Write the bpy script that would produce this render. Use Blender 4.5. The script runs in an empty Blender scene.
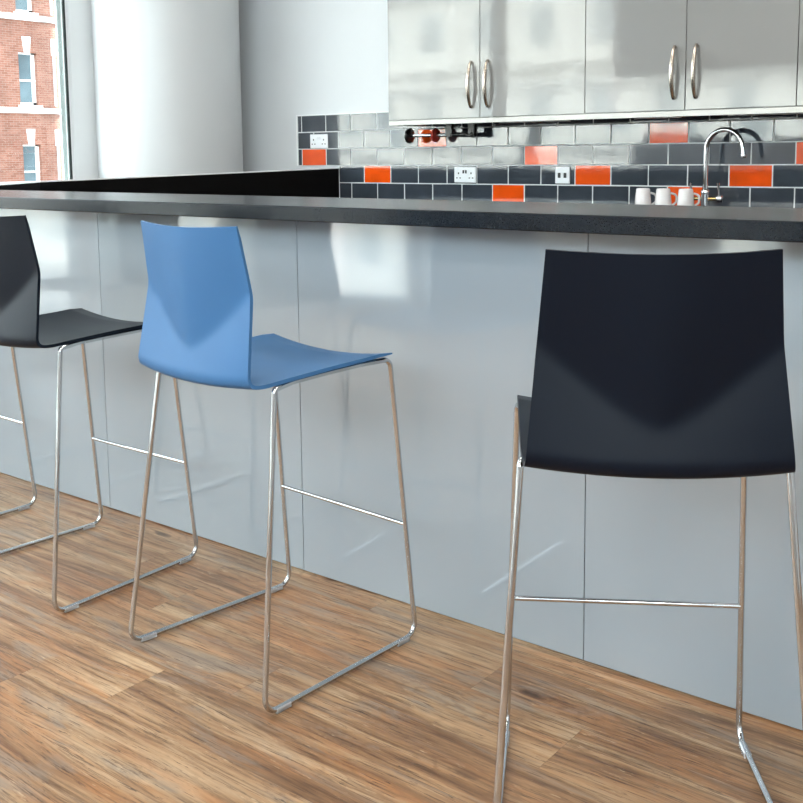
import bpy, math, random
from mathutils import Vector, Matrix
random.seed(4)
S = bpy.context.scene
COL = S.collection

# ------------------------------------------------------------------ helpers
class MB:
    def __init__(s): s.v = []; s.f = []; s.m = []
    def face(s, idx, mi=0): s.f.append(tuple(idx)); s.m.append(mi)
    def box(s, a, b, mi=0, bev=0.0):
        (x0, y0, z0), (x1, y1, z1) = a, b
        if x0 > x1: x0, x1 = x1, x0
        if y0 > y1: y0, y1 = y1, y0
        if z0 > z1: z0, z1 = z1, z0
        n = len(s.v)
        if bev <= 0:
            s.v += [(x0,y0,z0),(x1,y0,z0),(x1,y1,z0),(x0,y1,z0),(x0,y0,z1),(x1,y0,z1),(x1,y1,z1),(x0,y1,z1)]
            for f in ((0,3,2,1),(4,5,6,7),(0,1,5,4),(1,2,6,5),(2,3,7,6),(3,0,4,7)): s.face([n+i for i in f], mi)
            return
        # chamfered box: 24 vertices
        b_ = bev; ids = {}
        for sx in (0,1):
            for sy in (0,1):
                for sz in (0,1):
                    X = (x0,x1)[sx]; Y = (y0,y1)[sy]; Z = (z0,z1)[sz]
                    dx = b_ if sx == 0 else -b_; dy = b_ if sy == 0 else -b_; dz = b_ if sz == 0 else -b_
                    for ax, p in ((0,(X,Y+dy,Z+dz)),(1,(X+dx,Y,Z+dz)),(2,(X+dx,Y+dy,Z))):
                        ids[(sx,sy,sz,ax)] = len(s.v); s.v.append(p)
        g = lambda *k: ids[k]
        s.face([g(0,0,0,0),g(0,0,1,0),g(0,1,1,0),g(0,1,0,0)],mi); s.face([g(1,0,0,0),g(1,1,0,0),g(1,1,1,0),g(1,0,1,0)],mi)
        s.face([g(0,0,0,1),g(1,0,0,1),g(1,0,1,1),g(0,0,1,1)],mi); s.face([g(0,1,0,1),g(0,1,1,1),g(1,1,1,1),g(1,1,0,1)],mi)
        s.face([g(0,0,0,2),g(0,1,0,2),g(1,1,0,2),g(1,0,0,2)],mi); s.face([g(0,0,1,2),g(1,0,1,2),g(1,1,1,2),g(0,1,1,2)],mi)
        for sy in (0,1):
            for sz in (0,1): s.face([g(0,sy,sz,1),g(1,sy,sz,1),g(1,sy,sz,2),g(0,sy,sz,2)],mi)
        for sx in (0,1):
            for sz in (0,1): s.face([g(sx,0,sz,0),g(sx,1,sz,0),g(sx,1,sz,2),g(sx,0,sz,2)],mi)
        for sx in (0,1):
            for sy in (0,1): s.face([g(sx,sy,0,0),g(sx,sy,1,0),g(sx,sy,1,1),g(sx,sy,0,1)],mi)
        for sx in (0,1):
            for sy in (0,1):
                for sz in (0,1): s.face([g(sx,sy,sz,0),g(sx,sy,sz,1),g(sx,sy,sz,2)],mi)
    def prism(s, poly, z0, z1, mi=0):           # poly: list of (x,y[,ztop])
        n = len(s.v); k = len(poly)
        for p in poly: s.v.append((p[0],p[1],z0))
        for p in poly: s.v.append((p[0],p[1],p[2] if len(p) > 2 else z1))
        s.face([n+i for i in range(k)][::-1], mi); s.face([n+k+i for i in range(k)], mi)
        for i in range(k):
            j = (i+1) % k; s.face([n+i,n+j,n+k+j,n+k+i], mi)
    def tube(s, pts, r, seg=14, mi=0, closed=False):
        pts = [Vector(p) for p in pts]; n = len(pts); base = len(s.v)
        rr = r if isinstance(r, (list, tuple)) else [r]*n
        t0 = (pts[1]-pts[0]).normalized()
        up = Vector((0,0,1)) if abs(t0.z) < .9 else Vector((1,0,0))
        nrm = t0.cross(up).normalized()
        for i in range(n):
            a = pts[max(i-1,0)]; b = pts[min(i+1,n-1)]; t = (b-a).normalized()
            nrm = (nrm - t*nrm.dot(t)).normalized(); bi = t.cross(nrm)
            for k in range(seg):
                an = 2*math.pi*k/seg; s.v.append(tuple(pts[i] + (nrm*math.cos(an)+bi*math.sin(an))*rr[i]))
        for i in range(n-1):
            for k in range(seg):
                k2 = (k+1) % seg
                s.face([base+i*seg+k, base+i*seg+k2, base+(i+1)*seg+k2, base+(i+1)*seg+k], mi)
        s.face([base+k for k in range(seg)][::-1], mi); s.face([base+(n-1)*seg+k for k in range(seg)], mi)
    def lathe(s, prof, c=(0,0,0), axis='z', seg=32, mi=0):    # prof: (r, h)
        base = len(s.v); n = len(prof)
        for r, h in prof:
            for k in range(seg):
                an = 2*math.pi*k/seg; a, b = r*math.cos(an), r*math.sin(an)
                p = {'z':(a,b,h), 'x':(h,a,b), 'y':(b,h,a)}[axis]
                s.v.append((c[0]+p[0], c[1]+p[1], c[2]+p[2]))
        for i in range(n-1):
            for k in range(seg):
                k2 = (k+1) % seg; s.face([base+i*seg+k, base+i*seg+k2, base+(i+1)*seg+k2, base+(i+1)*seg+k], mi)
        if prof[0][0] > 1e-6: s.face([base+k for k in range(seg)][::-1], mi)
        if prof[-1][0] > 1e-6: s.face([base+(n-1)*seg+k for k in range(seg)], mi)
    def build(s, name, mats, parent=None, smooth=35, at=None):
        me = bpy.data.meshes.new(name)
        off = Vector(at) if at else Vector((0,0,0))
        me.from_pydata([tuple(Vector(p)-off) for p in s.v], [], s.f)
        if not isinstance(mats, (list, tuple)): mats = [mats]
        for m in mats: me.materials.append(m)
        me.polygons.foreach_set('material_index', s.m)
        me.validate(); me.update()
        if smooth:
            me.polygons.foreach_set('use_smooth', [True]*len(me.polygons))
            me.set_sharp_from_angle(angle=math.radians(smooth))
        o = bpy.data.objects.new(name, me); COL.objects.link(o)
        if at: o.location = at
        if parent: o.parent = parent
        return o

def tag(o, label=None, cat=None, group=None, kind=None):
    if label: o['label'] = label
    if cat: o['category'] = cat
    if group: o['group'] = group
    if kind: o['kind'] = kind
    return o
def empty(name, loc=(0,0,0), rz=0.0):
    o = bpy.data.objects.new(name, None); COL.objects.link(o); o.location = loc; o.rotation_euler = (0,0,rz)
    o.empty_display_size = .1
    return o
def struct(name, mb, m, smooth=35): return tag(mb.build(name, m, smooth=smooth), kind='structure')
def children(o): return [c for c in bpy.data.objects if c.parent == o]
def copy_tree(o, parent=None):
    c = o.copy(); COL.objects.link(c); c.parent = parent
    for ch in children(o): copy_tree(ch, c)
    return c
def fillet(P, R, n=7):
    P = [Vector(p) for p in P]; out = [P[0]]; marks = []
    for i in range(1, len(P)-1):
        a, b, c = P[i-1], P[i], P[i+1]; r = R[i] if isinstance(R, (list,tuple)) else R
        u = (a-b).normalized(); w = (c-b).normalized(); ang = u.angle(w); d = r/math.tan(ang/2)
        d = min(d, (a-b).length*.49, (c-b).length*.49); r = d*math.tan(ang/2)
        ctr = b + (u+w).normalized()*(r/math.sin(ang/2)); s0 = b+u*d-ctr; s1 = b+w*d-ctr
        tot = s0.angle(s1); ax = s0.cross(s1).normalized(); st = len(out)
        for k in range(n+1): out.append(ctr + Matrix.Rotation(tot*k/n, 3, ax) @ s0)
        marks.append((st, len(out)-1))
    out.append(P[-1]); return out, marks
def lerp_tab(tab, x):
    if x <= tab[0][0]: return tab[0][1]
    for (a, b), (c, d) in zip(tab, tab[1:]):
        if x <= c: return b + (d-b)*(x-a)/(c-a)
    return tab[-1][1]

# ------------------------------------------------------------------ materials
def mat(name, base, rough=.5, metal=0., spec=.5, ior=1.5, coat=0., coat_r=.03):
    m = bpy.data.materials.new(name); m.use_nodes = True
    b = m.node_tree.nodes['Principled BSDF']
    b.inputs['Base Color'].default_value = (*base, 1); b.inputs['Roughness'].default_value = rough
    b.inputs['Metallic'].default_value = metal; b.inputs['IOR'].default_value = ior
    b.inputs['Specular IOR Level'].default_value = spec
    b.inputs['Coat Weight'].default_value = coat; b.inputs['Coat Roughness'].default_value = coat_r
    return m
def nodes(m): return m.node_tree.nodes, m.node_tree.links, m.node_tree.nodes['Principled BSDF']
def noise(N, L, vec, scale, detail=4, rough=.5, dist=0.):
    n = N.new('ShaderNodeTexNoise'); n.inputs['Scale'].default_value = scale; n.inputs['Detail'].default_value = detail
    n.inputs['Roughness'].default_value = rough; n.inputs['Distortion'].default_value = dist
    L.new(vec, n.inputs['Vector']); return n.outputs['Fac']
def mapping(N, L, vec, sc=(1,1,1), loc=(0,0,0)):
    n = N.new('ShaderNodeMapping'); n.inputs['Scale'].default_value = sc; n.inputs['Location'].default_value = loc
    L.new(vec, n.inputs['Vector']); return n.outputs['Vector']
def ramp(N, L, fac, stops):
    n = N.new('ShaderNodeValToRGB'); e = n.color_ramp.elements
    while len(e) < len(stops): e.new(.5)
    for k, (p, c) in zip(e, stops): k.position = p; k.color = (*c, 1) if len(c) == 3 else c
    L.new(fac, n.inputs['Fac']); return n.outputs['Color']
def mix(N, L, fac, a, b, mode='MIX'):
    n = N.new('ShaderNodeMix'); n.data_type = 'RGBA'; n.blend_type = mode
    for s, v in ((n.inputs[0], fac), (n.inputs[6], a), (n.inputs[7], b)):
        if hasattr(v, 'is_output') or isinstance(v, bpy.types.NodeSocket): L.new(v, s)
        elif isinstance(v, tuple): s.default_value = (*v, 1)
        else: s.default_value = v
    return n.outputs[2]
def mth(N, L, op, a, b=None, c=None):
    n = N.new('ShaderNodeMath'); n.operation = op
    for i, v in enumerate((a, b, c)):
        if v is None: continue
        if isinstance(v, bpy.types.NodeSocket): L.new(v, n.inputs[i])
        else: n.inputs[i].default_value = v
    return n.outputs[0]
def bump(N, L, b, h, strength=.1, dist=.002):
    n = N.new('ShaderNodeBump'); n.inputs['Strength'].default_value = strength; n.inputs['Distance'].default_value = dist
    L.new(h, n.inputs['Height']); L.new(n.outputs[0], b.inputs['Normal'])
def objco(N): return N.new('ShaderNodeTexCoord').outputs['Object']

def vary(m, sc, amt, base, bstr=0., bsc=None):
    N, L, b = nodes(m); co = objco(N); f = noise(N, L, co, sc, 5)
    lo = tuple(max(0, c*(1-amt)) for c in base); hi = tuple(c*(1+amt) for c in base)
    L.new(ramp(N, L, f, [(.3, lo), (.7, hi)]), b.inputs['Base Color'])
    if bstr: bump(N, L, b, noise(N, L, co, bsc or sc*6, 3), bstr)
    return m
WALLC = (.655,.68,.70)
M_wall = vary(mat('wall_paint', WALLC, .6, spec=.3), 2.0, .015, WALLC, .05, 120)
M_column = vary(mat('column_paint', (.62,.64,.65), .35, spec=.4), 2.0, .01, (.62,.64,.65))
M_ceiling = vary(mat('ceiling_paint', (.8,.8,.8), .8), 3, .02, (.8,.8,.8))
M_white = vary(mat('white_frame', (.82,.84,.85), .35), 4, .02, (.82,.84,.85))
M_gasket = vary(mat('black_gasket', (.006,.014,.012), .35), 10, .2, (.006,.014,.012))
M_blackface = vary(mat('black_board', (.0012,.0012,.0014), .7, spec=.12), 6, .3, (.0012,.0012,.0014))
M_chrome = vary(mat('chrome', (.58,.60,.62), .10, 1.0), 30, .03, (.58,.60,.62))
M_nickel = vary(mat('brushed_nickel', (.50,.44,.38), .25, 1.0), 80, .08, (.50,.44,.38))
M_blackmetal = vary(mat('black_metal', (.008,.008,.009), .25), 20, .2, (.008,.008,.009))
M_red = vary(mat('red_plastic', (.45,.03,.015), .3), 20, .1, (.45,.03,.015))
M_bluep = vary(mat('blue_plastic', (.045,.140,.305), .45, spec=.25), 3, .03, (.045,.140,.305), .04, 900)
M_blackp = vary(mat('black_plastic', (.0014,.0045,.0115), .45, spec=.20), 3, .06, (.0014,.0045,.0115), .04, 900)
M_socket = vary(mat('socket_white', (.82,.85,.88), .25), 20, .01, (.82,.85,.88))
M_sockhole = vary(mat('socket_dark', (.02,.02,.022), .5), 20, .1, (.02,.02,.022))
M_mug = vary(mat('mug_glaze', (.62,.60,.60), .12, coat=.5), 20, .03, (.62,.60,.60))
M_brass = vary(mat('polished_brass', (.72,.55,.25), .1, 1.0), 40, .04, (.72,.55,.25))
M_stone = vary(mat('painted_stone', (.80,.80,.78), .7), 1.2, .05, (.80,.80,.78))
M_asphalt = vary(mat('street', (.45,.45,.46), .85), .4, .15, (.45,.45,.46))
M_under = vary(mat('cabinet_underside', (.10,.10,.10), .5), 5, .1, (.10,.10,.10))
M_bluegl = vary(mat('sash_glass', (.10,.14,.16), .2), .7, .3, (.10,.14,.16))
M_darkgl = vary(mat('far_window_glass', (.42,.46,.48), .3), .7, .15, (.42,.46,.48))
M_blind = vary(mat('white_blind', (.75,.77,.75), .6), 2, .05, (.75,.77,.75))
M_sofa = vary(mat('grey_upholstery', (.30,.31,.32), .9), 8, .1, (.30,.31,.32), .2, 300)

# glossy cabinet laminate with the slight ripple of a sprayed surface
def gloss(name, c, rip, ior=1.5, rough=.07, coat=0.):
    m = mat(name, c, rough, ior=ior, coat=coat); N, L, b = nodes(m); co = objco(N)
    f = noise(N, L, co, 1.2, 3); L.new(ramp(N, L, f, [(.3, tuple(x*.985 for x in c)), (.7, tuple(x*1.015 for x in c))]), b.inputs['Base Color'])
    bump(N, L, b, noise(N, L, mapping(N, L, co, (22,22,30)), 1.0, 2), rip, .004); return m
M_cab = gloss('cabinet_gloss', (.205,.205,.20), .05, 1.8, .05)
M_panel = gloss('bar_panel_gloss', (.31,.35,.385), .012, 1.7, .06)
M_plinth = gloss('pelmet_gloss', (.50,.50,.48), .05, 1.6, .1)

# tiles
def tilemat(name, c, k):
    m = mat(name, c, .055, ior=1.9); N, L, b = nodes(m); co = objco(N)
    f = noise(N, L, co, 7, 3); L.new(ramp(N, L, f, [(.3, tuple(x*.85 for x in c)), (.7, tuple(x*1.15 for x in c))]), b.inputs['Base Color'])
    bump(N, L, b, noise(N, L, co, 16, 2), .06, .004); return m
M_slate = tilemat('slate_tile', (.042,.052,.066), 1)
M_orange = tilemat('orange_tile', (.80,.085,.006), 1)
M_grout = vary(mat('grout', (.62,.64,.65), .8), 30, .06, (.62,.64,.65))

# dark speckled worktop
def worktop(name, c=(.005,.008,.013), rough=.25):
    m = mat(name, c, rough, spec=.28); N, L, b = nodes(m); co = objco(N)
    f = noise(N, L, co, 260, 4, .7); g = noise(N, L, co, 14, 4, .6)
    a = ramp(N, L, f, [(.36, tuple(x*.45 for x in c)), (.55, c), (.72, tuple(min(1,x*1.7) for x in c))])
    L.new(mix(N, L, .35, a, ramp(N, L, g, [(.3, tuple(x*.6 for x in c)), (.7, tuple(x*1.7 for x in c))])), b.inputs['Base Color'])
    L.new(ramp(N, L, f, [(.3, (rough-.01,)*3), (.7, (rough+.02,)*3)]), b.inputs['Roughness'])
    return m
M_top = worktop('bar_worktop_granite')

# wood plank vinyl floor, boards run along X
def floor_mat():
    m = mat('oak_plank_floor', (.4,.25,.15), .38, spec=.45); N, L, b = nodes(m); co = objco(N)
    sp = N.new('ShaderNodeSeparateXYZ'); L.new(co, sp.inputs[0]); X, Y = sp.outputs[0], sp.outputs[1]
    W, LEN = .178, 1.22
    rowf = mth(N, L, 'DIVIDE', mth(N, L, 'ADD', Y, 20.03), W); row = mth(N, L, 'FLOOR', rowf); fy = mth(N, L, 'FRACT', rowf)
    wn = N.new('ShaderNodeTexWhiteNoise'); wn.noise_dimensions = '1D'; L.new(row, wn.inputs['W'])
    xf = mth(N, L, 'ADD', mth(N, L, 'DIVIDE', mth(N, L, 'ADD', X, 30.), LEN), mth(N, L, 'MULTIPLY', wn.outputs['Value'], 7.3))
    colm = mth(N, L, 'FLOOR', xf); fx = mth(N, L, 'FRACT', xf)
    cv = N.new('ShaderNodeCombineXYZ'); L.new(row, cv.inputs[0]); L.new(colm, cv.inputs[1])
    w2 = N.new('ShaderNodeTexWhiteNoise'); w2.noise_dimensions = '3D'; L.new(cv.outputs[0], w2.inputs['Vector'])
    pid = w2.outputs['Value']
    # per-board shifted coordinates
    off = N.new('ShaderNodeVectorMath'); off.operation = 'SCALE'; L.new(w2.outputs['Color'], off.inputs[0]); off.inputs['Scale'].default_value = 23.
    ad = N.new('ShaderNodeVectorMath'); ad.operation = 'ADD'; L.new(co, ad.inputs[0]); L.new(off.outputs[0], ad.inputs[1]); P = ad.outputs[0]
    wob = noise(N, L, mapping(N, L, P, (1.6,3.0,1)), 1.3, 3, .5)
    wv3 = N.new('ShaderNodeCombineXYZ'); L.new(mth(N, L, 'MULTIPLY', wob, .035), wv3.inputs[1])
    ad2 = N.new('ShaderNodeVectorMath'); ad2.operation = 'ADD'; L.new(P, ad2.inputs[0]); L.new(wv3.outputs[0], ad2.inputs[1]); Q = ad2.outputs[0]
    vo = N.new('ShaderNodeTexVoronoi'); vo.inputs['Scale'].default_value = 1.; L.new(mapping(N, L, Q, (2.1,6.4,1)), vo.inputs['Vector'])
    wn3 = noise(N, L, co, 12., 3, .6)
    dd = mth(N, L, 'ADD', vo.outputs['Distance'], mth(N, L, 'MULTIPLY', wn3, .16))
    big = noise(N, L, mapping(N, L, Q, (1.1,11,1)), 1.5, 6, .62, .5)
    grain = noise(N, L, mapping(N, L, Q, (2.2,48,1)), 1.5, 6, .68, .4)
    fine = noise(N, L, mapping(N, L, Q, (9,210,1)), 1., 5, .7)
    nick = noise(N, L, mapping(N, L, Q, (14,90,1), (3,1,0)), 1., 5, .7)
    blot = noise(N, L, mapping(N, L, Q, (1.7,8,1)), 1.2, 5, .65, .8)
    sat = noise(N, L, mapping(N, L, Q, (1.3,9,1), (7,3,0)), 1.3, 4, .6, .6)
    c = ramp(N, L, big, [(.34, (.185,.098,.050)), (.43, (.285,.155,.078)), (.50, (.35,.205,.108)), (.57, (.42,.27,.155)), (.66, (.50,.35,.22))])
    c = mix(N, L, ramp(N, L, sat, [(.50, (0,)*3), (.62, (.5,)*3)]), c, (.42,.185,.07))
    c = mix(N, L, 1., c, ramp(N, L, grain, [(.36, (.55,.52,.50)), (.48, (.93,.93,.93)), (.62, (1.12,1.11,1.09))]), 'MULTIPLY')
    # grey weathered streaks
    c = mix(N, L, ramp(N, L, blot, [(.53, (0,0,0)), (.64, (.62,)*3)]), c, (.26,.225,.19))
    # growth rings and knots
    rings = mth(N, L, 'SINE', mth(N, L, 'MULTIPLY', mth(N, L, 'ADD', dd, mth(N, L, 'MULTIPLY', big, .35)), 62.))
    rk = mth(N, L, 'MULTIPLY', ramp(N, L, rings, [(.35, (0,)*3), (.95, (.42,)*3)]), ramp(N, L, dd, [(.2, (1,)*3), (.55, (.12,)*3)]))
    c = mix(N, L, rk, c, (.15,.075,.038))
    c = mix(N, L, ramp(N, L, dd, [(.11, (.92,)*3), (.18, (0,)*3)]), c, (.06,.028,.014))
    # dark hairline cracks
    c = mix(N, L, ramp(N, L, fine, [(.37, (.80,)*3), (.45, (0,)*3)]), c, (.10,.055,.032))
    c = mix(N, L, ramp(N, L, nick, [(.30, (.85,)*3), (.37, (0,)*3)]), c, (.06,.035,.022))
    c = mix(N, L, ramp(N, L, nick, [(.62, (0,)*3), (.72, (.45,)*3)]), c, (.72,.56,.38))
    # board tone
    c = mix(N, L, 1., c, ramp(N, L, pid, [(0, (.86,.84,.82)), (.5, (.98,.96,.93)), (1, (1.08,1.06,1.02))]), 'MULTIPLY')
    # joints
    ey = mth(N, L, 'MULTIPLY', mth(N, L, 'MINIMUM', fy, mth(N, L, 'SUBTRACT', 1., fy)), W)
    ex = mth(N, L, 'MULTIPLY', mth(N, L, 'MINIMUM', fx, mth(N, L, 'SUBTRACT', 1., fx)), LEN)
    e = mth(N, L, 'MINIMUM', ex, ey)
    c = mix(N, L, ramp(N, L, mth(N, L, 'MULTIPLY', e, 100.), [(.02, (.35,)*3), (.12, (0,)*3)]), c, (.07,.035,.02))
    L.new(c, b.inputs['Base Color'])
    L.new(ramp(N, L, grain, [(.3, (.46,)*3), (.7, (.34,)*3)]), b.inputs['Roughness'])
    bump(N, L, b, mth(N, L, 'ADD', grain, mth(N, L, 'MULTIPLY', fine, .6)), .12, .001)
    return m
M_floor = floor_mat()

def brick_mat():
    m = mat('red_brick', (.45,.22,.16), .85); N, L, b = nodes(m); co = objco(N)
    sw = N.new('ShaderNodeSeparateXYZ'); L.new(co, sw.inputs[0]); cb = N.new('ShaderNodeCombineXYZ')
    L.new(sw.outputs[1], cb.inputs[0]); L.new(sw.outputs[2], cb.inputs[1])
    t = N.new('ShaderNodeTexBrick'); L.new(cb.outputs[0], t.inputs['Vector']); t.inputs['Scale'].default_value = 1.
    t.inputs['Brick Width'].default_value = .225; t.inputs['Row Height'].default_value = .075; t.inputs['Mortar Size'].default_value = .006
    t.inputs['Color1'].default_value = (.17,.058,.034,1); t.inputs['Color2'].default_value = (.23,.098,.066,1); t.inputs['Mortar'].default_value = (.23,.17,.14,1)
    f = noise(N, L, co, .9, 5, .6)
    L.new(mix(N, L, 1., t.outputs['Color'], ramp(N, L, f, [(.35, (.82,.82,.84)), (.68, (1.18,1.2,1.22))]), 'MULTIPLY'), b.inputs['Base Color'])
    return m
M_brick = brick_mat()

def pane_mat():
    m = bpy.data.materials.new('clear_glass'); m.use_nodes = True; N = m.node_tree.nodes; L = m.node_tree.links; N.clear()
    o = N.new('ShaderNodeOutputMaterial'); t = N.new('ShaderNodeBsdfTransparent'); t.inputs[0].default_value = (.93,.97,.96,1)
    g = N.new('ShaderNodeBsdfGlossy'); g.inputs['Roughness'].default_value = .0; mx = N.new('ShaderNodeMixShader')
    lw = N.new('ShaderNodeLayerWeight'); lw.inputs[0].default_value = .5
    L.new(mth(N, L, 'MULTIPLY_ADD', mth(N, L, 'POWER', lw.outputs['Facing'], 5.), .6, .035), mx.inputs[0]); L.new(t.outputs[0], mx.inputs[1]); L.new(g.outputs[0], mx.inputs[2]); L.new(mx.outputs[0], o.inputs[0]); return m
M_glass = pane_mat()
def clear_plastic():
    m = mat('clear_plastic', (.9,.92,.95), .12, ior=1.45); b = m.node_tree.nodes['Principled BSDF']
    b.inputs['Transmission Weight'].default_value = .65; return m
M_clear = clear_plastic()
def fillmat(s):
    m = mat('fill_diffuser', (.9,.9,.9), .6); b = m.node_tree.nodes['Principled BSDF']
    b.inputs['Emission Color'].default_value = (1,.97,.92,1); b.inputs['Emission Strength'].default_value = s; return m
M_fill = fillmat(6.0)  # glow for the added ceiling fill panels

# ------------------------------------------------------------------ setting
D = 2.694                       # back wall
XL, XR, YF, ZC = -5.55, 3.6, -4.0, 3.15
q = MB(); q.box((XL-.25, YF-.25, -.2), (XR+.2, D+.2, 0)); struct('floor', q, M_floor)
q = MB(); q.box((XL-.25, YF-.25, ZC), (XR+.2, D+.2, ZC+.3)); struct('ceiling', q, M_ceiling)
q = MB(); q.box((XL-.25, D, 0), (XR+.2, D+.2, ZC)); struct('wall_back', q, M_wall)
q = MB(); q.box((XR, YF, 0), (XR+.2, D, ZC)); struct('wall_right', q, M_wall)
# rear wall: solid with a window band and two low lights
q = MB(); r0, r1 = YF-.25, YF
q.box((XL, r0, 2.06), (-3.3, r1, ZC)); q.box((-3.3, r0, 3.0), (XR, r1, ZC)); q.box((XL, r0, .78), (-3.3, r1, 1.38)); q.box((-3.3, r0, .78), (XR, r1, 1.9)); q.box((3.4, r0, 0), (XR, r1, ZC))
q.box((XL, r0, 0), (XR, r1, .12)); q.box((-4.50, r0, .12), (-2.50, r1, .78)); q.box((-4.82, r0, .12), (-4.66, r1, .78))
q.box((-2.05, r0, .12), (XR, r1, .78))
struct('wall_front', q, M_wall)
q = MB(); q.box((XL, YF-.14, .12), (3.4, YF-.13, 3.0)); w2 = struct('window_2', q, M_glass, 0)
q = MB()
for x in (-3.27,-1.6,.07,1.74,3.37): q.box((x-.03, YF-.16, .78), (x+.03, YF-.10, 3.0))
q.build('window_frame', M_white, w2)

# left side: short wall piece beside the column, tall glazing, dwarf walls
q = MB(); q.box((XL-.03, 1.68, 0), (XL, D, ZC)); struct('wall_left', q, M_white)
q = MB(); q.box((XL-.025, YF, .1), (XL-.018, 1.642, ZC)); w1 = struct('window_1', q, M_glass, 0)
q = MB(); q.box((XL-.030, 1.645, 0), (XL-.003, 1.68, ZC)); q.box((XL-.034, 1.618, 0), (XL-.028, 1.645, ZC)); q.box((XL-.10, -1.80, .1), (XL, -1.66, ZC))
q.box((XL-.10, YF, 2.95), (XL, 1.65, ZC)); q.box((XL-.25, YF, 0), (XL, 1.65, .12)); q.box((XL-.09, YF, .42), (XL-.01, -1.2, .50))
q.build('window_frame', M_white, w1)
q = MB(); q.box((XL-.004, 1.640, 0), (XL+.006, 1.655, ZC)); q.build('gasket', M_gasket, w1)
q = MB(); q.box((XL-.22, -2.41, 0), (XL-.12, -1.92, 1.0)); q.box((XL-.22, YF, 0), (XL-.12, -3.02, 1.0)); q.box((XL-.22, -1.40, 0), (XL-.12, 1.6, .6))
struct('trim_1', q, M_wall)
q = MB(); q.box((XL-.016, -.9, 1.05), (XL+.12, 1.675, 1.083), 0, .004); q.box((XL-.016, -.9, .12), (XL+.10, 1.675, 1.05)); struct('trim_3', q, M_white, 0)

# round column
q = MB(); q.lathe([(.45, 0), (.45, ZC)], (-5.310, 2.224, 0), seg=96); struct('column', q, M_column, 60)
# tall black end board between the bar and the tiled wall, thin white edging on top
lx = -4.296
zf = lambda y: 1.112 + (1.142-1.112)*(y-.6)/(D-.6)
T_ = .030
LP = [(lx, D, zf(D)), (lx, .62, zf(.62)), (-4.60, .36, 1.086)]
LI = [(lx-T_, D, zf(D)), (lx-T_, .62+T_*.4, zf(.62)), (-4.60-T_, .36, 1.086)]
def board(z0, dz, e):
    mb = MB()
    P = [(x+e, y, z) for x, y, z in LP]; I = [(x-e, y, z) for x, y, z in LI]
    for rows in (P, I):
        for x, y, z in rows: mb.v.append((x, y, z+z0 if z0 < 0 else 0))
        for x, y, z in rows: mb.v.append((x, y, z+dz))
    # P low 0-2, P top 3-5, I low 6-8, I top 9-11
    for i in (0,1):
        mb.face([i,i+1,i+4,i+3][::-1]); mb.face([6+i,7+i,10+i,9+i]); mb.face([3+i,4+i,10+i,9+i][::-1]); mb.face([i,i+1,7+i,6+i])
    mb.face([0,3,9,6]); mb.face([2,5,11,8][::-1])
    return mb
struct('wall_left_board', board(0, -.006, 0), M_blackface, 0)
struct('trim_2', board(-.006, 0, .002), M_white, 0)

# ------------------------------------------------------------------ tiled splashback
TW, TH, G = .203, .103, .0045
s0, zr = -4.0958, 1.1534
tx0 = -4.649
zw = zr - 2*TH                                  # kitchen worktop height
q = MB()
q.box((tx0, D-.0125, zr), (lx, D, zr+3*TH+.002)); q.box((lx, D-.0125, zw), (XR, D, zr+3*TH+.002)); q.box((-3.66, D-.0125, zr+3*TH), (XR, D, zr+3*TH+.06))
orange = {(3,-2), (4,0), (5,5), (4,7), (3,6), (5,10), (4,11), (3,13), (2,2), (2,9), (5,16), (3,18), (4,17), (2,16)}
for row in (1,2,3,4,5):
    z1 = zr + (4-row)*TH; z0 = z1 - TH
    st = s0 if row in (2,4) else s0 - TW/2
    i0 = -4
    for i in range(i0, 40):
        xa, xb = st + i*TW, st + (i+1)*TW
        left = tx0 + .012 if row <= 3 else lx
        if xb <= left + .01 or xa > XR-.05: continue
        xa = max(xa, left) + G/2; xb -= G/2
        if xb - xa < .01: continue
        mi = 2 if (row, i) in orange else 1
        n = len(q.v); q.box((xa, D-.014, z0+G/2), (xb, D-.005, z1-G/2), mi, .0022)
        # hand-set tilt of each tile
        a = random.uniform(-.006,.006); c = random.uniform(-.006,.006); cx, cz = (xa+xb)/2, (z0+z1)/2
        q.v[n:] = [(x, y + a*(x-cx) + c*(z-cz), z) for x, y, z in q.v[n:]]
q.box((tx0, D-.015, zr), (tx0+.009, D, zr+3*TH+.004), 3); q.box((tx0, D-.015, zr+3*TH), (-3.67, D, zr+3*TH+.006), 3)
q.box((lx, D-.016, zw), (lx+.003, D, zr), 3)
struct('wall_back_tiles', q, [M_grout, M_slate, M_orange, M_white], 0)

# ------------------------------------------------------------------ bar
HB, HT = 1.0426, 1.0826
seams = [-4.86, -3.935, -3.0076, -2.0802, -1.157, -.232, .695]
plabels = ['glossy pale grey bar front panel at far left behind the furthest black stool',
 'glossy pale grey bar front panel behind the seat of the left black stool',
 'glossy pale grey bar front panel behind the blue stool, window reflection at its left',
 'glossy pale grey bar front panel between the blue stool and the large black stool',
 'glossy pale grey bar front panel directly behind the large right-hand black stool',
 'glossy pale grey bar front panel at the far right edge']
for i in range(5):
    a, b = seams[i], seams[i+1]
    u = empty('bar_base_unit', ((a+b)/2, 0, 0)); tag(u, plabels[i], 'bar panel', 'front panels of the bar')
    def loc(mb, name, m):
        o = mb.build(name, m, u, at=(0,0,0), smooth=0); o.location = (-(a+b)/2, 0, 0); return o
    q = MB(); q.box((a+.001, 0, .003), (b-.001, .018, HB-.001), 0, .0008); loc(q, 'front_panel', M_panel)
    q = MB(); q.box((a+.002, .020, 0), (b-.002, .30, HB-.001)); loc(q, 'carcass', M_under)
q = MB(); q.box((-4.86, -.1345, HB), (.9, .3456, HT), 0, .0025)
tag(q.build('bar_worktop', M_top), 'long dark speckled bar worktop running across the picture above the stools', 'worktop')

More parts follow.
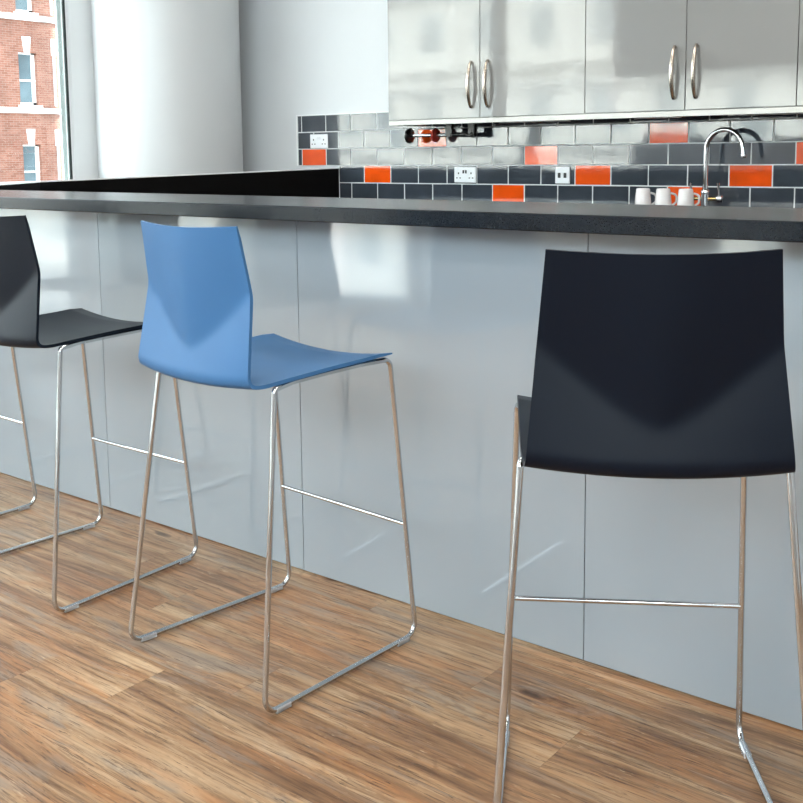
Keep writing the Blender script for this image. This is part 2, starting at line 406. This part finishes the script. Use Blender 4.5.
# ------------------------------------------------------------------ kitchen run behind
q = MB(); q.box((lx+.003, 2.09, zw-.04), (XR-.01, D-.017, zw), 0, .002)
tag(q.build('kitchen_worktop', M_top), 'dark kitchen worktop against the tiled wall behind the bar', 'worktop')
for k, (a, b) in enumerate(((-4.29,-3.1),(-3.1,-1.9),(-1.9,-.7),(-.7,.5))):
    u = empty('base_cabinet', ((a+b)/2, 2.4, 0)); tag(u, 'grey base cabinet below the kitchen worktop hidden behind the bar', 'cabinet', 'base cabinets hidden behind the bar')
    q = MB(); q.box((a-(a+b)/2+.001, -.25, .1), (b-(a+b)/2-.001, .27, zw-.041)); q.build('body', M_under, u, 0)
    q = MB()
    q.box((a-(a+b)/2+.002, -.27, .1), (-.002, -.251, zw-.045)); q.build('door', M_cab, u, 0)
    q = MB(); q.box((.002, -.27, .1), (b-(a+b)/2-.002, -.251, zw-.045)); q.build('door', M_cab, u, 0)
    q = MB(); q.box((a-(a+b)/2, -.2, 0), (b-(a+b)/2, -.18, .1)); q.build('plinth', M_under, u, 0)

DC, ZD, ZT = 2.364, 1.4002, 2.30
units = [(-3.6498,-2.4507,-3.0497,'leftmost glossy cream wall cabinet with two doors above the socket and roll holder'),
         (-2.4507,-1.4617,-1.9508,'glossy cream wall cabinet with two doors above the three mugs and tap'),
         (-1.4617,-.4617,-.9617,'glossy cream wall cabinet cut off at the right edge')]
def handle(mb, x, z0, z1, y):
    pts = []; rad = []
    n = 26
    for i in range(n+1):
        t = i/n; z = z0 + (z1-z0)*t; s = math.sin(math.pi*t)
        pts.append((x, y - .006 - .030*s**.65, z)); rad.append(.0068 + .0042*s)
    # flattened bow: wider than deep
    base = len(mb.v); mb.tube(pts, rad, 16)
    for zz in (z0+.004, z1-.004): mb.lathe([(.0085, 0), (.0085,-.006), (.006,-.010)], (x, y, zz), 'y', 20)
for a, b, mid, lab in units:
    u = empty('wall_cabinet', (mid, DC, ZD)); tag(u, lab, 'cabinet', 'kitchen wall cabinets')
    q = MB(); q.box((a-mid+.0005, .020, -.0), (b-mid-.0005, D-.008-DC, ZT-ZD)); q.build('body', [M_cab], u, 0)
    for s, (p, r) in ((-1, (a, mid)), (1, (mid, b))):
        q = MB(); q.box((p-mid+.0015, 0, .0015), (r-mid-.0015, .019, ZT-ZD), 0, .0012); d = q.build('door', M_cab, u, 0)
        q = MB(); handle(q, (-.052 if s < 0 else .050), .052, .283, 0); q.build('handle', M_nickel, d, 40)
    q = MB(); q.box((a-mid, .004, -.027), (b-mid, .022, -.0015), 0, .001)
    if a < -3.6: q.box((a-mid, .022, -.027), (a-mid+.018, D-.008-DC, -.0015))
    q.build('pelmet', M_plinth, u, 0)
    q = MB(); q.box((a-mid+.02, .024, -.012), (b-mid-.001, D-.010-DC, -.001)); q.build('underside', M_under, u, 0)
for k, (a, b, lab) in enumerate(((-3.0,-2.55,'slim metal under-cabinet strip light right of the black roll holder'), (-2.25,-1.98,'short slim strip light under the cabinet left of the tap'), (-1.80,-1.35,'slim strip light under the cabinets at the right'))):
    u = empty('strip_light', ((a+b)/2, 2.44, 1.377)); tag(u, lab, 'light', 'strip lights under the wall cabinets')
    h = (b-a)/2
    q = MB(); q.box((-h, -.012, -.004), (h, .012, .0105), 0, .002); q.build('housing', M_nickel, u, 0)
    q = MB(); q.box((-h+.02, -.008, -.007), (h-.02, .008, -.0038), 0, .001); q.build('diffuser', M_socket, u, 0)

# ---- sockets
def socket(xc, zc, double, lab):
    w = .146 if double else .086; h = .086
    u = empty('wall_socket', (xc, D-.0145, zc)); tag(u, lab, 'socket', 'white wall sockets')
    q = MB(); q.box((-w/2, -.009, -h/2), (w/2, 0, h/2), 0, .003); q.build('plate', M_socket, u, 0)
    if double:
        for s in (-1, 1):
            q = MB(); c = s*.042
            q.box((c-.004, -.0098, .004), (c+.004, -.0088, .014))
            q.box((c-.0155, -.0098, -.020), (c-.0065, -.0088, -.014)); q.box((c+.0065, -.0098, -.020), (c+.0155, -.0088, -.014))
            q.build('pin_holes', M_sockhole, u, 0)
            q = MB(); q.box((s*.0085-.0055, -.013, .008), (s*.0085+.0055, -.009, .026), 0, .001)
            q.build('rocker_switch', M_sockhole if zc < zr else M_socket, u, 0)
    else:
        for s in (-1, 1):
            q = MB(); q.box((s*.017-.008, -.012, -.013), (s*.017+.008, -.009, .013), 0, .001); q.build('rocker_switch', M_sockhole, u, 0)
    return u
def wall_x(u): pass
socket(-4.452, 1.303, True, 'white double socket on the grey tiles near the left end above an orange tile')
socket(-3.358, 1.101, True, 'white double socket with dark switches low on the tiles below the roll holder')
socket(-2.744, 1.101, False, 'small square white switch plate left of an orange tile')

# ---- roll holder hanging from the left cabinet
u = empty('roll_holder', (-3.305, 2.60, 1.376)); tag(u, 'black kitchen roll holder with a red disc hanging under the left cabinet', 'roll holder')
ry, rz = 0.0, -.055
q = MB()
for x in (-.105, .045): q.box((x-.022, -.012, rz-.012), (x+.022, .012, .026), 0, .002)
q.box((-.127, -.016, .004), (.07, .016, .014), 0, .002)
q.build('bracket', M_blackmetal, u, 0)
q = MB(); q.tube([(-.09, 0, rz), (.07, 0, rz)], .013, 20); q.lathe([(0,-.002),(.018,0),(.018,.012),(0,.014)], (.045,0,rz), 'x', 24); q.build('sleeve', M_blackmetal, u)
q = MB(); q.tube([(-.375, 0, rz), (-.09, 0, rz)], .0095, 20); q.build('rod', M_chrome, u)
q = MB(); q.lathe([(0,-.016),(.030,-.012),(.043,-.002),(.043,.008),(.024,.014),(0,.016)], (-.385,0,rz), 'x', 32); q.build('end_disc', M_blackmetal, u)
q = MB(); q.lathe([(.010,-.008),(.038,-.006),(.040,0),(.038,.006),(.010,.008)], (-.200,0,rz), 'x', 32); q.build('red_disc', M_red, u)

# ---- tap
ty, txx = 2.585, -1.937
u = empty('kitchen_tap', (txx, ty, zw)); tag(u, 'chrome swan-neck kitchen tap with two levers behind the bar', 'tap')
q = MB(); q.lathe([(.030,0),(.030,.006),(.021,.010),(.019,.07),(.021,.078),(.019,.088),(.0135,.095),(.0135,.115),(0,.116)], (0,0,0), seg=32); q.build('body', M_chrome, u)
zs, R_ = .277, .090
pts = [(0,0,.10), (0,0,.2), (0,0,zs)] + [(R_-R_*math.cos(a), -.012*(1-math.cos(a)), zs+R_*math.sin(a)) for a in [math.pi*k/22 for k in range(1, 22)]]
pts += [(2*R_+.003, -.024, zs-.004), (2*R_+.006, -.025, zs-.03)]
q = MB(); q.tube(pts, .0115, 18); q.build('spout', M_chrome, u)
q = MB(); q.lathe([(.0125,0),(.0135,.003),(.0135,.016),(.0125,.018)], (2*R_+.006, -.025, zs-.038), seg=20); q.build('spout_tip', M_chrome, u)
q = MB(); q.tube([(-.075,0,.050), (.075,0,.050)], .0085, 16); q.build('cross_bar', M_brass, u)
for s in (-1, 1):
    q = MB(); q.lathe([(.013,-.014),(.016,-.010),(.016,.012),(.010,.016)], (s*.070,0,.050), 'x', 20)
    q.tube([(s*.070,0,.055), (s*.068,-.006,.09), (s*.066,-.012,.125)], [.005,.0045,.0065], 12); q.build('lever', M_chrome, u)

# ---- mugs, upside down
def mug():
    u = empty('mug')
    q = MB(); q.lathe([(0,.004),(.034,.004),(.0385,.0),(.0405,.0),(.0405,.004),(.036,.06),(.0325,.094),(.029,.100),(.024,.1),(.023,.097),(0,.097)], seg=40); q.build('body', M_mug, u)
    p, _ = fillet([(.034,0,.078), (.062,0,.070), (.060,0,.034), (.038,0,.020)], .018, 6)
    q = MB(); q.tube(p, .0052, 12); q.build('handle', M_mug, u)
    return u
m0 = mug()
for k, (x, y, rz_, lab) in enumerate(((-2.190,2.46,.62,'upturned pale mug, leftmost of the three by the tap'), (-2.088,2.46,.62,'upturned pale mug standing between the other two'), (-1.978,2.46,.62,'upturned pale mug nearest the tap'))):
    o = m0 if k == 0 else copy_tree(m0)
    o.location = (x, y, zw); o.rotation_euler = (0,0,rz_); tag(o, lab, 'mug', 'three upturned mugs on the kitchen worktop')

# ------------------------------------------------------------------ bar stools
def shell_mesh():
    NT, NS = 49, 150
    seat_z = [(-.26,.708), (-.15,.7175), (0,.7255), (.1,.7285), (.195,.7335)]
    seat_w = [(-.25,.209), (-.15,.215), (-.1,.216), (.1,.219), (.195,.221)]
    back_w = [(.70,.209), (.722,.208), (.919,.190), (1.064,.178)]
    ZTOP, th = 1.064, .0085
    grid = []
    for i in range(NT):
        t = -1 + 2*i/(NT-1); q2 = 1-t*t
        yc = -.2475 - .020*q2; zc = .706 - .008*q2
        path = []
        y1 = .195
        for k in range(90):
            y = y1 + (yc-y1)*k/90
            fr = (y-yc)/(y1-yc)
            z = lerp_tab(seat_z, y) - q2*(.008 + .012*fr)
            path.append(Vector((t*lerp_tab(seat_w, y), y, z)))
        ztop = ZTOP + .003 - .006*q2
        at_ = math.sqrt(t*t + .015) - math.sqrt(.015); am = math.sqrt(1.015) - math.sqrt(.015)
        zv = .787 + (.919-.787)*at_/am
        yvc = yc + (.15 + .12*q2)*(zv-zc)
        yt = -.2390 - .0255*q2
        up = lambda z: yt + (yvc-yt)*(1.064-z)/(1.064-zv)
        yv = yvc
        for k in range(121):
            z = zc + (ztop-zc)*k/120
            if z >= zv: y = up(z)
            else: y = yc + (yv-yc)*(z-zc)/(zv-zc)
            path.append(Vector((t*lerp_tab(back_w, z), y, z)))
        # smooth: wide at the seat/back bend, narrow at the V crease
        for it in range(2):
            new = []
            for j, p in enumerate(path):
                d = abs(j-90)
                w = 9 if d < 8 else max(2, 9-(d-8)//2) 
                if j > 90: w = max(w if d < 14 else 3, 3)
                w = min(w, j, len(path)-1-j)
                acc = Vector((0,0,0))
                for m in range(j-w, j+w+1): acc += path[m]
                new.append(acc/(2*w+1))
            path = new
        # resample
        Ls = [0]
        for a, b in zip(path, path[1:]): Ls.append(Ls[-1]+(b-a).length)
        out = []; j = 0
        for k in range(NS+1):
            L_ = Ls[-1]*k/NS
            while j < len(Ls)-2 and Ls[j+1] < L_: j += 1
            f = (L_-Ls[j])/(Ls[j+1]-Ls[j]); out.append(path[j].lerp(path[j+1], min(1,max(0,f))))
        grid.append(out)
    # smooth across the width so the V ridge rounds off at its tip
    for it in range(2):
        g2 = [list(r) for r in grid]
        for i in range(1, NT-1):
            for k in range(NS+1): 
                p = (grid[i-1][k]+grid[i][k]*2+grid[i+1][k])/4; g2[i][k] = p
        grid = g2
    mb = MB(); n1 = NS+1
    def nrm(i, k):
        a = grid[min(i+1,NT-1)][k]-grid[max(i-1,0)][k]; b = grid[i][min(k+1,NS)]-grid[i][max(k-1,0)]
        return a.cross(b).normalized()
    inner = []
    for i in range(NT):
        for k in range(n1): mb.v.append(tuple(grid[i][k]))
    sgn = 1 if nrm(NT//2, 3).z < 0 else -1
    for i in range(NT):
        for k in range(n1):
            # thin out towards the rims
            mb.v.append(tuple(grid[i][k] - nrm(i, k)*sgn*th*min(1, .42+k*.07, .6+(NS-k)*.08)))
    o = NT*n1
    for i in range(NT-1):
        for k in range(NS):
            a, b, c, d = i*n1+k, (i+1)*n1+k, (i+1)*n1+k+1, i*n1+k+1
            f1 = [a,b,c,d]; f2 = [o+d,o+c,o+b,o+a]
            if sgn < 0: f1.reverse(); f2.reverse()
            mb.face(f1); mb.face(f2)
    for k in range(NS):
        for i, fl in ((0,0), (NT-1,1)):
            a, b = i*n1+k, i*n1+k+1; f = [a,b,o+b,o+a]
            if fl: f.reverse()
            if sgn < 0: f.reverse()
            mb.face(f)
    for i in range(NT-1):
        for k, fl in ((0,1), (NS,0)):
            a, b = i*n1+k, (i+1)*n1+k; f = [a,b,o+b,o+a]
            if fl: f.reverse()
            if sgn < 0: f.reverse()
            mb.face(f)
    return mb
RR = .0064
def make_stool(plastic, src=None):
    root = empty('bar_stool')
    if src is None:
        sh = shell_mesh().build('seat_shell', plastic, root, 50)
    else:
        sh = bpy.data.objects.new('seat_shell', src.data.copy()); COL.objects.link(sh); sh.parent = root; sh.data.materials[0] = plastic
    W, WB, yf, yb = .240, .261, .249, -.265
    zrun = RR + .0025
    for s in (-1, 1):
        P = [(s*.198, 0, .7165), (s*.203, .10, .7200), (s*.220, .186, .7225), (s*W, yf, zrun), (s*WB, yb, zrun), (s*.215, -.176, .7080), (s*.200, -.11, .7130), (s*.198, 0, .7165)]
        pts, mk = fillet(P, [0,.2,.020,.032,.032,.010,.1,0], 8)
        a1, a2 = mk[1]; b1, b2 = mk[2]; c1, c2 = mk[3]; d1, d2 = mk[4]
        for nm, seg in (('leg', pts[a1:b2+1]), ('floor_runner', pts[b2-1:c1+2]), ('leg', pts[c1:d2+1])):
            q = MB(); q.tube(seg, RR, 16); q.build(nm, M_chrome, root, 50)
        q = MB(); q.tube(pts[d2-1:-1] + pts[:a1+2], RR, 16); q.build('seat_rail', M_chrome, root, 50)
        for y0, y1 in ((yf-.075, yf-.03), (yb+.03, yb+.075)):
            q = MB(); 
            xa, xb = [s*(W+(WB-W)*(yf-y)/(yf-yb)) for y in (y0, y1)]; x = (xa+xb)/2; n = len(q.v); q.box((x-.0078, y0, 0), (x+.0078, y1, .0125), 0, .002)
            q.v[n:] = [(vx+(xb-xa)*((vy-y0)/(y1-y0)-.5), vy, vz) for vx, vy, vz in q.v[n:]]; q.build('glide', M_clear, root, 0)
        for y, z in ((-.12, .7125), (.08, .7215)):
            q = MB(); q.box((s*.192-.008, y-.018, z-.004), (s*.192+.008, y+.018, z+.004), 0, .001)
            q.build('mounting_pad', M_blackmetal, root, 0)
    t = .301/.727; x = W*(1-t)+.22*t; y = yf*(1-t)+.184*t
    q = MB(); q.tube([(-x, y, .301), (x, y, .301)], .0052, 16); q.build('footrest', M_chrome, root, 50)
    return root, sh
blue, bsh = make_stool(M_bluep)
blue.location = (-1.819, -.367, 0); blue.rotation_euler = (0,0,-.077)
tag(blue, 'blue plastic bar stool with V-creased back on a chrome wire sled frame', 'bar stool', 'bar stools along the counter')
blk, ksh = make_stool(M_blackp, bsh)
blk.location = (-.808, -.445, 0); blk.rotation_euler = (0,0,.558)
tag(blk, 'large black bar stool nearest the camera at right, seen straight from behind', 'bar stool', 'bar stools along the counter')
lf = copy_tree(blk); lf.location = (-2.660, -.362, 0); lf.rotation_euler = (0,0,-.003)
tag(lf, 'black bar stool left of the blue one, its back cut by the picture edge', 'bar stool', 'bar stools along the counter')
ff = copy_tree(blk); ff.location = (-3.492, -.378, 0); ff.rotation_euler = (0,0,-.03)
tag(ff, 'furthest bar stool at the left edge, only its chrome leg and runner showing', 'bar stool', 'bar stools along the counter')

# ------------------------------------------------------------------ outside
q = MB(); q.box((-120,-120,-5.2), (40,60,-5.0)); struct('ground', q, M_asphalt)
bx = -32.
u = empty('brick_building', (bx, 12, -5)); tag(u, 'red brick building with white sash windows and stone bands across the street', 'building')
def put(mb, name, m, parent, base, smooth=0):
    o = mb.build(name, m, parent, smooth); o.location = (-base[0], -base[1], -base[2]); return o
B0 = (bx, 12, -5)
ws = []; floors = [-3.05-.06, -.0-.06, 2.99, 6.04, 9.09]
cols = [10.6, 13.0, 15.5, 17.96]
WWD, WHT = .68, 1.74
q = MB()
# wall pieces around the window openings
ys = [4.0]
for c in cols: ys += [c, c+WWD]
ys.append(19.18)
ztop = 12.2
for i in range(len(ys)-1):
    if i % 2 == 0: q.box((bx-.4, ys[i], -5), (bx, ys[i+1], ztop))
    else:
        z = -5
        for fz in floors: q.box((bx-.4, ys[i], z), (bx, ys[i+1], fz)); z = fz+WHT
        q.box((bx-.4, ys[i], z), (bx, ys[i+1], ztop))
q.box((bx-10, 4.0, -5), (bx-.4, 19.3, ztop))
# rounded corner bay
q.lathe([(.45,-5),(.45,ztop)], (bx-.43, 19.20, 0), seg=32)
put(q, 'wall', M_brick, u, B0, 30)
for c in cols:
    for fz in floors:
        q = MB(); x = bx-.14
        q.box((x-.08, c, fz), (x, c+.05, fz+WHT)); q.box((x-.08, c+WWD-.12, fz), (x, c+WWD, fz+WHT)); q.box((x-.08, c, fz+WHT-.05), (x, c+WWD, fz+WHT))
        q.box((x-.08, c, fz), (x, c+WWD, fz+.10)); q.box((x-.06, c, fz+.80), (x+.02, c+WWD, fz+.86)); q.box((x-.1, c-.08, fz-.09), (bx+.12, c+WWD+.08, fz))
        w = put(q, 'window', M_stone, u, B0)
        q = MB(); q.box((x-.06, c+.05, fz+.10), (x-.05, c+WWD-.12, fz+WHT-.05)); pn = q.build('pane', M_bluegl, w, 0)
        q = MB(); yc = c+WWD*.45
        n = len(q.v); q.v += [(bx+.06, yc-.09, fz+WHT), (bx+.06, yc+.09, fz+WHT), (bx+.06, yc+.15, fz+WHT+.52), (bx+.06, yc-.15, fz+WHT+.52),
                              (bx, yc-.09, fz+WHT), (bx, yc+.09, fz+WHT), (bx, yc+.15, fz+WHT+.52), (bx, yc-.15, fz+WHT+.52)]
        for f in ((0,1,2,3),(1,5,6,2),(5,4,7,6),(4,0,3,7),(3,2,6,7),(0,4,5,1)): q.face(f)
        put(q, 'keystone', M_stone, u, B0)
for fz in floors:
    q = MB(); q.box((bx, 4, fz-.26), (bx+.14, 19.25, fz-.09)); q.lathe([(.59,fz-.26),(.59,fz-.09)], (bx-.43, 19.20, 0), seg=32); put(q, 'string_course', M_stone, u, B0, 30)
    q = MB(); q.box((bx, 19.20, fz+1.70), (bx+.08, 19.36, fz+2.25)); put(q, 'keystone', M_stone, u, B0)
    q = MB(); q.box((bx, 19.25, fz), (bx+.03, 19.34, fz+1.70)); put(q, 'narrow_window', M_darkgl, u, B0)
# pale stone building across the other street (seen mirrored in the glossy fronts)
u = empty('stone_building', (-30, -34, -5)); tag(u, 'pale stone building with cornices mirrored in the glossy cupboard doors', 'building')
B0 = (-30, -34, -5)
q = MB(); q.box((-75, -44, -5), (6, -34, 9.5))
for z in (-.6, 1.2, 4.2, 5.0, 8.6): q.box((-75, -34, z), (6, -33.4, z+.35))
for x in range(-74, 6, 3): q.box((x, -34, -5), (x+.5, -33.7, 9.5))
put(q, 'wall', M_stone, u, B0)
q = MB()
for x in range(-74, 5, 3):
    for z in (-3.6, 1.9, 5.9): q.box((x+1.1, -34.05, z), (x+2.3, -33.95, z+1.9))
o = put(q, 'window_row', M_darkgl, u, B0)

# ------------------------------------------------------------------ unseen ceiling fill panels, added to brighten the interior
lights = [(-3.4,-1.2), (-1.0,-1.2), (1.4,-1.2), (-3.4,-3.0), (-1.0,-3.0), (1.4,-3.0), (-2.6,1.1), (-.4,1.1), (1.8,1.1)]
c0 = None
for k, (x, y) in enumerate(lights):
    if c0 is None:
        c0 = empty('ceiling_fill')
        q = MB(); q.box((-.3,-.3,-.02), (.3,.3,0)); q.build('frame', M_white, c0, 0)
        q = MB(); q.box((-.27,-.27,-.026), (.27,.27,-.019)); q.build('diffuser', M_fill, c0, 0)
    o = c0 if k == 0 else copy_tree(c0)
    o.location = (x, y, ZC); tag(o, 'unseen square fill panel added on the ceiling to brighten the room', 'ceiling light', 'added ceiling fill panels')
    la = bpy.data.lights.new('fill_lamp', 'AREA'); la.shape = 'SQUARE'; la.size = .5; la.energy = LE if (LE := 16) else 0; la.color = (1,.95,.88)  # added fill light under each unseen panel
    lo = bpy.data.objects.new('fill_lamp', la); COL.objects.link(lo); lo.location = (x, y, ZC-.03)

# daylight portals in the glazed openings
def portal(loc, rot, sx, sy):
    la = bpy.data.lights.new('daylight_portal', 'AREA'); la.shape = 'RECTANGLE'; la.size = sx; la.size_y = sy; la.cycles.is_portal = True
    o = bpy.data.objects.new('daylight_portal', la); COL.objects.link(o); o.location = loc; o.rotation_euler = rot
portal((XL-.02, -1.18, 1.55), (0, -math.pi/2, 0), 2.9, 5.6)
portal((.05, YF-.02, 2.45), (-math.pi/2, 0, 0), 6.7, 1.1)
portal((-4.4, YF-.02, 1.72), (-math.pi/2, 0, 0), 2.2, .68)

# sun: high, from behind the kitchen side; lights the facades across the streets
su = bpy.data.lights.new('sun', 'SUN'); su.energy = 26.; su.angle = .02; su.color = (1,.97,.92)
so = bpy.data.objects.new('sun', su); COL.objects.link(so)
so.rotation_euler = Vector((.02, .80, .50)).to_track_quat('Z', 'Y').to_euler()
# world
SKY_A, SKY_B = 7.0, 5.0
w = bpy.data.worlds.new('sky'); S.world = w; w.use_nodes = True; N = w.node_tree.nodes; L = w.node_tree.links
bg = N['Background']; bg.inputs['Strength'].default_value = 1.0
tc = N.new('ShaderNodeTexCoord'); nz = noise(N, L, tc.outputs['Generated'], 2.2, 4)
cl = ramp(N, L, nz, [(.35, (.74,.86,1.)), (.65, (.95,.98,1.))])
sx_ = N.new('ShaderNodeSeparateXYZ'); L.new(tc.outputs['Generated'], sx_.inputs[0])
# cloud cover is brightest on the side away from the kitchen
g_ = mth(N, L, 'MULTIPLY_ADD', mth(N, L, 'MAXIMUM', mth(N, L, 'MULTIPLY', sx_.outputs[1], -1.), -.3), SKY_A, SKY_B)
vm = N.new('ShaderNodeVectorMath'); vm.operation = 'SCALE'; L.new(cl, vm.inputs[0]); L.new(g_, vm.inputs['Scale']); L.new(vm.outputs[0], bg.inputs['Color'])

# ------------------------------------------------------------------ camera
yaw, pitch, roll, F = -.6685, .1193, -.0100, 1053.83
cy, sy, cp, sp = math.cos(yaw), math.sin(yaw), math.cos(pitch), math.sin(pitch)
fwd = Vector((sy*cp, cy*cp, -sp)); right = Vector((cy, -sy, 0)); up = right.cross(fwd)
r_ = right*math.cos(roll) + up*math.sin(roll); u_ = -right*math.sin(roll) + up*math.cos(roll)
cam = bpy.data.cameras.new('camera'); co = bpy.data.objects.new('camera', cam); COL.objects.link(co)
M = Matrix.Identity(4)
for i in range(3): M[i][0] = r_[i]; M[i][1] = u_[i]; M[i][2] = -fwd[i]
M[0][3], M[1][3], M[2][3] = 0, -2.1563, 1.2147
co.matrix_world = M
cam.sensor_width = 36; cam.lens = F*36/803; cam.shift_y = -(401.5-281.19)/803; cam.clip_start = .05; cam.clip_end = 400
S.camera = co
S.view_settings.view_transform = 'Standard'; S.view_settings.look = 'None'; S.view_settings.gamma = 1; S.view_settings.use_curve_mapping = False
S.view_settings.exposure = 0.0
